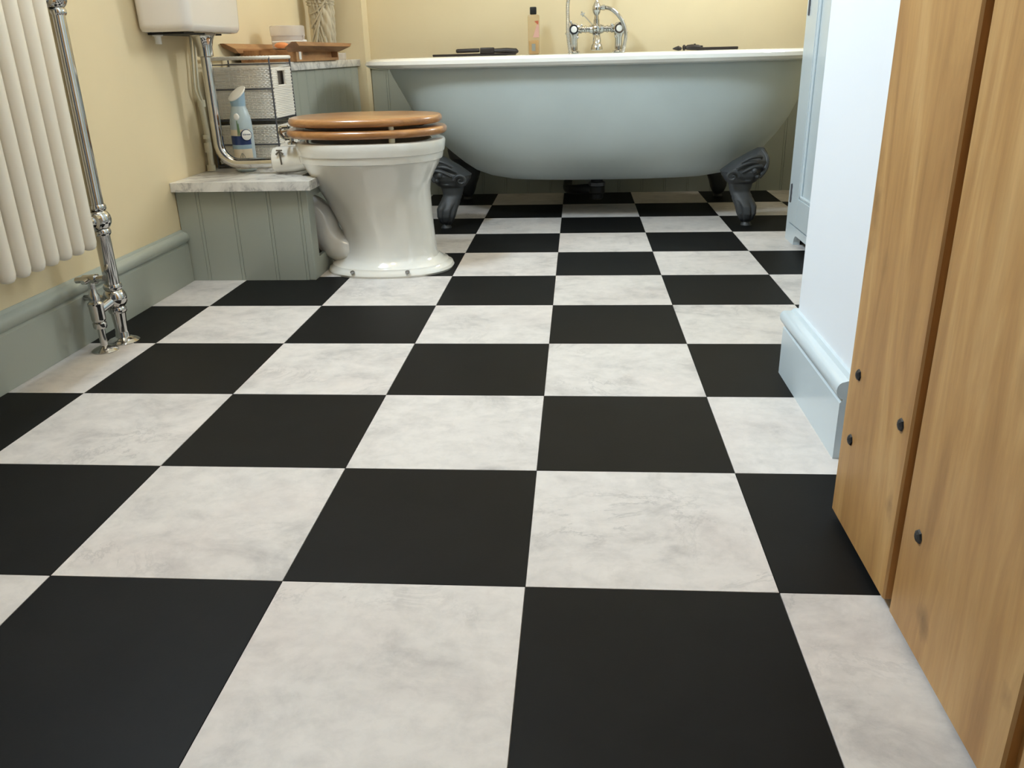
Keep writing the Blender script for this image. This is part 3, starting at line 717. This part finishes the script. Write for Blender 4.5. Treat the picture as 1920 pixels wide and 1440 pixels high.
# ------------------------------------------------------------------ air freshener can
CX, CY, CZ = -.955, 1.712, .2885
can = root('spray_can', (CX, CY, CZ), 'blue and white air freshener can with slanted white top in front of the baskets', 'spray can')
def cyl_patch(a0, a1, z0, z1, r, mat, name, label=None, n=14, t=.0006, taper=None):
    rings = []
    for z in (z0, z1):
        rr = r if taper is None else taper(z)
        rings.append([(CX+rr*math.cos(a0+(a1-a0)*k/n), CY+rr*math.sin(a0+(a1-a0)*k/n), z) for k in range(n+1)])
    V = rings[0]+rings[1]; F = [(k, k+1, n+1+k+1, n+1+k) for k in range(n)]
    V2 = [(CX+(x-CX)*(1-t/r), CY+(y-CY)*(1-t/r), z) for x, y, z in V]
    F2 = [tuple(reversed([i+len(V) for i in f])) for f in F]
    return part(name, (V+V2, F+F2), mat, can, label)
part('can_body', lathe([(.026, 0), (.028, .002), (.0325, .006), (.0325, .128), (.0315, .146), (.029, .162), (.025, .176), (.0215, .186), (.0205, .192)], (CX, CY, CZ), seg=40), 'can_blue', can)
fr0, fr1 = -PI*0.93, -PI*0.14
cyl_patch(fr0, fr1, CZ+.080, CZ+.106, .0331, 'can_navy', 'navy_band')
cyl_patch(fr0, fr1, CZ+.068, CZ+.0797, .0331, 'can_mid', 'blue_band')
cyl_patch(-PI*0.78, fr1, CZ+.010, CZ+.0677, .0331, 'can_cream', 'print_panel')
cyl_patch(fr0, fr1, CZ+.1063, CZ+.124, .0331, 'can_cream', 'pale_print')
def on_can(a, z, r=.0337): return (CX+r*math.cos(a), CY+r*math.sin(a), CZ+z)
for a, z0, z1, l in ((-PI*.50, .107, .150, .02), (-PI*.46, .107, .138, -.05), (-PI*.42, .107, .142, -.10)):
    part('flower_stem', tube([on_can(a, z0), on_can(a+l, (z0+z1)/2), on_can(a+l*1.3, z1, .0325 if z1 > .14 else .0337)], .0013, 6), 'can_green', can)
part('flower_print', sphere(on_can(-PI*.50, .160, .0275), .009, 14, (1, .5, 1.2)), 'plastic_white', can)
for k in range(3):
    a = -PI*.45; s = (k-1)
    part('petal_print', tube([on_can(a, .016), on_can(a+s*.22, .028), on_can(a+s*.20, .046), on_can(a+s*.04, .056)], .0009, 6), 'label_grey', can)
# round emblem on the side towards the room
ea = -PI*.27; en = Vector((math.cos(ea), math.sin(ea), 0)); ec = Vector(on_can(ea, .108, .0325))
part('emblem', lathe([(.0001, -.004), (.0165, -.004), (.0165, .0022), (.0155, .0028), (.0001, .0028)], ec, en, 28), 'ink', can, 'round emblem')
part('emblem_face', lathe([(.0001, .0029), (.0148, .0029), (.0140, .0034), (.0001, .0034)], ec, en, 28), 'plastic_white', can)
def text_part(body, size, pos, normal, up, mat, parent, name='lettering'):
    cu = bpy.data.curves.new(name, 'FONT'); cu.body = body; cu.size = size; cu.align_x = 'CENTER'; cu.align_y = 'CENTER'; cu.extrude = 0.00015
    tmp = bpy.data.objects.new(name, cu); col.objects.link(tmp)
    dg = bpy.context.evaluated_depsgraph_get(); me = bpy.data.meshes.new_from_object(tmp.evaluated_get(dg))
    bpy.data.objects.remove(tmp); me.name = name
    n = Vector(normal).normalized(); u = Vector(up); u = (u-n*u.dot(n)).normalized(); r = u.cross(n)
    mt = Matrix((r, u, n)).transposed().to_4x4(); mt.translation = Vector(pos)-ORG[parent]
    me.transform(mt); me.materials.clear(); me.materials.append(M[mat])
    o = bpy.data.objects.new(name, me); col.objects.link(o); o.parent = parent; ORG[o] = ORG[parent]
    return o
text_part('febreze', .0082, ec+en*.0036+Vector((0, 0, .002)), en, (0, 0, 1), 'ink', can)
def slant(rr, h, k):
    return [(CX+rr*math.cos(2*PI*j/32), CY+rr*math.sin(2*PI*j/32), CZ+h+k*(rr*math.cos(2*PI*j/32)*.38+rr*math.sin(2*PI*j/32)*.62)) for j in range(32)]
part('can_collar', loft([slant(.0205, .188, 0), slant(.0215, .194, 0), slant(.0225, .214, 1), slant(.0228, .2215, 1)]), 'can_mid', can)
part('slanted_cap', loft([slant(.0232, .2215, 1), slant(.0255, .2235, 1), slant(.0260, .2265, 1), slant(.0240, .2285, 1), slant(.001, .2295, 1)]), 'plastic_white', can, 'slanted white top')

# ------------------------------------------------------------------ wooden caddy on the high shelf and what is in it
cd = root('wooden_caddy', (-.97, 2.32, .597), 'oak caddy with flared side boards on the high marble shelf', 'caddy')
zt = .5972
part('caddy_base', join(box((-1.062, 2.06, zt), (-.872, 2.585, zt+.010)), box((-1.062, 2.06, zt+.010), (-1.050, 2.585, zt+.032)), box((-1.050, 2.06, zt+.010), (-.884, 2.072, zt+.032)),
                        box((-1.050, 2.573, zt+.010), (-.872, 2.585, zt+.032)), box((-.884, 2.06, zt+.010), (-.872, 2.13, zt+.032)), box((-.900, 2.13, zt+.010), (-.896, 2.573, zt+.032)),
                        box((-1.062, 2.06, zt+.032), (-.872, 2.585, zt+.038))), 'tray_wood', cd, smooth=False)
def flared(s):
    """s=+1 room side, -1 wall side"""
    xb, xt = (-.885, -.842) if s > 0 else (-1.050, -1.078)
    th = .013
    pts = []
    poly = [(xb, zt+.030), (xb+s*th, zt+.030), (xt+s*th*.6, zt+.048), (xt+s*th*.6, zt+.060), (xt-s*.006, zt+.060), (xb, zt+.044)]
    ya = (1.955, 2.02); yb = (2.655, 2.60)
    V = []
    for i, (x, z) in enumerate(poly):
        t = (z-zt-.030)/.030
        V.append((x, ya[1]+(ya[0]-ya[1])*t, z))
    for i, (x, z) in enumerate(poly):
        t = (z-zt-.030)/.030
        V.append((x, yb[1]+(yb[0]-yb[1])*t, z))
    n = len(poly)
    F = [tuple(reversed(range(n))), tuple(range(n, 2*n))]+[(i, (i+1) % n, n+(i+1) % n, n+i) for i in range(n)]
    return V, F
part('flared_board', flared(1), 'tray_wood', cd, smooth=False)
part('flared_board', flared(-1), 'tray_wood', cd, smooth=False)
part('paper_strip', box((-.8715, 2.088, zt+.006), (-.8705, 2.112, zt+.034)), 'plastic_white', cd, 'small white strip', smooth=False)
so = [(x, y, z) for x, y, z in sphere((-.935, 2.105, zt+.0505), .021, 20, (1.25, 1.0, .55))[0]]
dish = solo('soap_dish', lathe([(.012, 0), (.030, .0008), (.040, .003), (.042, .0042), (.030, .003), (.001, .002)], (-.925, 2.115, zt+.0382), seg=28), 'plastic_white', (-.925, 2.115, zt+.0382), 'small shallow white dish under the orange soap', 'dish')
solo('soap', sphere((-.935, 2.112, zt+.0515), .020, 20, (1.25, 1.0, .52)), 'soap', (-.935, 2.112, zt+.042), 'orange soap on the small white dish in the caddy', 'soap')
rz = root('razor', (-.915, 2.17, zt+.062), 'thin white razor resting across the caddy', 'razor')
part('handle', tube([(-.985, 2.17, zt+.0635), (-.90, 2.165, zt+.0640), (-.872, 2.165, zt+.0630)], .0028, 8), 'plastic_white', rz)
part('razor_head', box((-.876, 2.155, zt+.0605), (-.866, 2.178, zt+.0685), .002), 'plastic_white', rz)
JX, JY = -.975, 2.31
jr = root('lidded_jar', (JX, JY, zt+.0382), 'frosted clear lidded tub standing in the oak caddy', 'jar')
part('jar_body', lathe([(.050, 0), (.056, .002), (.058, .008), (.058, .046), (.055, .050), (.0545, .050), (.0555, .044), (.0555, .008), (.050, .004), (.001, .004)], (JX, JY, zt+.0384), seg=40), 'jar_plastic', jr)
part('jar_lid', lathe([(.0595, .046), (.0605, .048), (.0605, .078), (.058, .080), (.001, .080)], (JX, JY, zt+.0384), seg=40), 'jar_plastic', jr)
part('jar_clip', join(sphere((JX+.060, JY-.008, zt+.0384+.046), .005, 10), box((JX+.057, JY-.012, zt+.060), (JX+.062, JY-.004, zt+.084), .001)), 'jar_plastic', jr)
solo('glass_block', box((-.925, 2.70, zt), (-.885, 2.755, zt+.026), .003, 2), 'jar_plastic', (-.905, 2.727, zt), 'small frosted block on the high shelf between caddy and bath', 'ornament')

# ------------------------------------------------------------------ draped statue
SX, SY = -.998, 2.865
st = root('statue', (SX, SY, zt), 'draped classical stone figure on the high shelf in the corner', 'statue')
part('plinth', lathe([(.052, 0), (.052, .018), (.046, .022), (.046, .03)], (SX, SY, zt), seg=32), 'stone', st)
body_s = [(.028, .040, .034, 0, 0), (.05, .042, .036, .002, 0), (.09, .044, .037, .002, -.002), (.13, .048, .039, .0, -.004), (.165, .051, .041, -.002, -.004), (.20, .053, .042, -.004, -.002), (.222, .055, .043, -.006, 0), (.236, .054, .042, -.007, 0),
          (.246, .046, .036, -.007, 0), (.265, .041, .032, -.006, 0), (.285, .040, .031, -.004, 0), (.31, .044, .033, -.002, 0), (.335, .050, .034, 0, 0), (.352, .053, .030, 0, 0), (.364, .040, .024, 0, 0), (.372, .018, .017, 0, 0), (.386, .014, .015, 0, 0)]
fine = []
for i in range(len(body_s)-1):
    for k in range(6):
        t = k/6; fine.append([a*(1-t)+b*t for a, b in zip(body_s[i], body_s[i+1])])
fine.append(body_s[-1]); rings = []
for z, rx, ry, ox, oy in fine:
    R = []
    for k in range(120):
        t = 2*PI*k/120
        amp = 0.0
        if z < .235:
            f1 = math.sin(9*t+z*46+1.2*math.sin(3*t)); f2 = math.sin(17*t-z*60)
            amp = (.26*(1-abs(f1))**1.3+.05*f2)*min(1, (.245-z)/.02)
            knee = math.exp(-((t-1.72*PI)/.38)**2-((z-.135)/.055)**2); amp = amp*(1-.75*knee)-.22*knee
        if .205 < z < .243: amp += .07*math.sin(z*520+2*t)
        q = 1-amp
        R.append((SX+ox+rx*math.cos(t)*q, SY+oy+ry*math.sin(t)*q, zt+z))
    rings.append(R)
fig = part('figure', loft(rings), 'stone', st, ang=70)
# diagonal sweep of cloth folds
for k in range(5):
    a0 = -PI*.30-k*.14; a1 = -PI*.78-k*.02
    pts = []
    for q in range(13):
        t = q/12; a = a0+(a1-a0)*t; z = .228-.018*k-(.05+.035*k)*t**1.5-.02*math.sin(PI*t)
        rr = 1.0
        pts.append((SX-.004+.0525*math.cos(a)*rr, SY+.0425*math.sin(a)*rr, zt+z))
    part('cloth_fold', tube(bez(pts, 3), .0042, 8), 'stone', st, ang=70)
part('head', join(sphere((SX, SY-.002, zt+.408), .022, 20, (.85, 1, 1.2)), sphere((SX, SY+.012, zt+.414), .02, 16), sphere((SX, SY-.024, zt+.405), .0045, 8)), 'stone', st)
for s in (-1, 1):
    part('arm', tube(bez([(SX+s*.048, SY, zt+.345), (SX+s*.060, SY, zt+.30), (SX+s*.056, SY-.012, zt+.262), (SX+s*.035, SY-.036, zt+.245)], 6), [.0125-.0003*i for i in range(19)], 12), 'stone', st)

# ------------------------------------------------------------------ towel radiator
RX, RY = -1.0, .93
rd = root('towel_radiator', (RX, .62, 0), 'cream column radiator in a chrome towel rail frame on the cream wall', 'radiator')
tubes = []
ys = [RY-.088-.0462*k for k in range(14)]
colm = mesh('column', lathe([(.006, .236), (.011, .238), (.0145, .243), (.0165, .252), (.0165, .76), (.0145, .775), (.006, .785)], (0, 0, 0), seg=20), 'rad_white', (0, 0, 0))
for x in (RX+.018, RX-.028):
    for y in ys:
        o = bpy.data.objects.new('column', colm); o.location = Vector((x, y, 0))-ORG[rd]; col.objects.link(o); o.parent = rd
for z in (.285, .735):
    part('header', tube([(RX-.005, ys[-1]-.02, z), (RX-.005, ys[0]+.018, z)], .015, 16), 'rad_white', rd)
for y, nm in ((RY, 'far'), (RY-.088*2-.0462*13, 'near')):
    part('upright', tube([(RX, y, .10), (RX, y, .96)], .0165, 24), 'chrome', rd)
    for z in (.105, .285, .735, .96):
        part('ball_joint', join(sphere((RX, y, z), .0265, 20), lathe([(.0185, -.034), (.0205, -.030), (.0205, -.024), (.018, -.02)], (RX, y, z), seg=20), lathe([(.018, .02), (.0205, .024), (.0205, .030), (.0185, .034)], (RX, y, z), seg=20)), 'chrome', rd)
    s = -1 if y == RY else 1
    for z in (.285, .735):
        part('union', join(lathe([(.019, .022), (.021, .024), (.021, .034), (.015, .036), (.013, .07)], (RX, y, z), (0, s, 0), 20)), 'chrome', rd)
    part('pedestal_leg', lathe([(.036, 0), (.036, .0025), (.030, .007), (.016, .012), (.0145, .022), (.0135, .026), (.0145, .045), (.017, .078), (.0185, .082)], (RX, y, 0), seg=28), 'chrome', rd)
for z in (.96,):
    part('cross_rail', tube([(RX, RY, z), (RX, RY-.088*2-.0462*13, z)], .0165, 20), 'chrome', rd)
part('wall_stay', tube([(RX-.02, RY, .735), (XL+.004, RY, .735)], .009, 12), 'chrome', rd)
part('wall_stay', tube([(RX-.02, RY, .105), (XL+.017, RY, .105)], .007, 12), 'chrome', rd)
VX, VY = -1.009, .864
va = part('valve', join(lathe([(.029, 0), (.029, .002), (.024, .006), (.010, .012), (.0078, .013), (.0078, .052), (.0135, .054), (.0148, .058), (.0148, .066), (.012, .068), (.0145, .072), (.0155, .076), (.0155, .104), (.0165, .106), (.0165, .112), (.012, .116), (.0118, .130), (.009, .134), (.0075, .146), (.0075, .165)], (VX, VY, 0), seg=24),
               tube([(VX, VY+.01, .092), (RX, RY-.02, .102)], .0105, 14)), 'chrome', rd, 'chrome angle valve')
hd = Vector((.9, -.15, .10)).normalized(); hc = Vector((VX, VY, .166))
part('valve_handle', join(tube([hc-hd*.037, hc-hd*.012], .0068, 12), tube([hc-hd*.017, hc+hd*.017], .0105, 8), tube([hc+hd*.012, hc+hd*.037], .0068, 12),
                          tube([hc-Vector((0, .03, 0)), hc+Vector((0, .03, 0))], .0050, 12)), 'chrome', va)

# ------------------------------------------------------------------ cupboard by the right wall
KX, KY0, KY1 = .766, 1.24, 2.022
ku = root('cupboard', (.95, 1.63, 0), 'sage painted panelled cupboard standing in the alcove by the bath', 'cupboard')
part('carcass', join(box((KX+.022, KY0, .058), (KX+.40, KY1, 1.90))), 'sage_daylit', ku, smooth=False)
part('face_frame', join(box((KX, KY1-.036, .058), (KX+.022, KY1, 1.90)), box((KX, KY0, .058), (KX+.022, KY0+.036, 1.90)), box((KX, KY0+.036, 1.84), (KX+.022, KY1-.036, 1.90))), 'sage_daylit', ku, smooth=False)
arch = [(KY0, 0), (KY0+.11, 0)]+[(KY0+.11+.03-.03*math.cos(a), .034*math.sin(a)) for a in [PI/2*k/6 for k in range(1, 7)]]+[(KY1-.14-.0+.03*math.sin(a)-.0, .034*math.cos(a)) for a in [PI/2*k/6 for k in range(0, 7)]]+[(KY1, 0), (KY1, .058), (KY0, .058)]
part('plinth', join(prism(arch, 'x', KX, KX+.022), box((KX+.022, KY1-.02, 0), (KX+.40, KY1, .058)), box((KX+.022, KY0, 0), (KX+.40, KY0+.02, .058)), box((KX+.375, KY0+.02, 0), (KX+.40, KY1-.02, .058))), 'sage_daylit', ku, smooth=False)
d0, d1_ = KY0+.038, KY1-.038
dm = (d0+d1_)/2
for a, b, hy in ((dm+.001, d1_, d1_+.001), (d0, dm-.001, d0-.001)):
    z0, z1, stl = .062, 1.836, .088
    dd = part('cupboard_door', join(box((KX-.001, a, z0), (KX+.021, a+stl, z1), .001), box((KX-.001, b-stl, z0), (KX+.021, b, z1), .001), box((KX-.001, a+stl, z0), (KX+.021, b-stl, z0+stl), .001), box((KX-.001, a+stl, z1-stl), (KX+.021, b-stl, z1), .001)), 'sage_daylit', ku, smooth=False)
    part('door_panel', box((KX+.009, a+stl, z0+stl), (KX+.019, b-stl, z1-stl)), 'sage_daylit', dd, smooth=False)
    q = .012
    part('panel_moulding', join(box((KX+.001, a+stl, z0+stl), (KX+.010, a+stl+q, z1-stl), .003), box((KX+.001, b-stl-q, z0+stl), (KX+.010, b-stl, z1-stl), .003), box((KX+.001, a+stl, z0+stl), (KX+.010, b-stl, z0+stl+q), .003), box((KX+.001, a+stl, z1-stl-q), (KX+.010, b-stl, z1-stl), .003)), 'sage_daylit', dd)
    for z in (.125, .69, 1.70):
        part('door_hinge', join(lathe([(.0001, 0), (.0032, .003), (.0032, .060), (.0001, .063)], (KX-.003, hy, z), seg=10), *[box((KX-.0035, hy-.0042, z+k), (KX-.0005, hy+.0042, z+k+.010)) for k in (.008, .027, .046)]), 'wire', dd)
    part('knob', lathe([(.006, 0), (.005, -.012), (.012, -.020), (.013, -.028), (.008, -.034), (.0001, -.035)], (KX, (a+.03) if a > dm else (b-.03), 1.0), (1, 0, 0), 16), 'sage_daylit', dd)
part('cupboard_top', box((KX-.015, KY0-.01, 1.90), (KX+.40, KY1+.010, 1.925), .004), 'sage_daylit', ku)
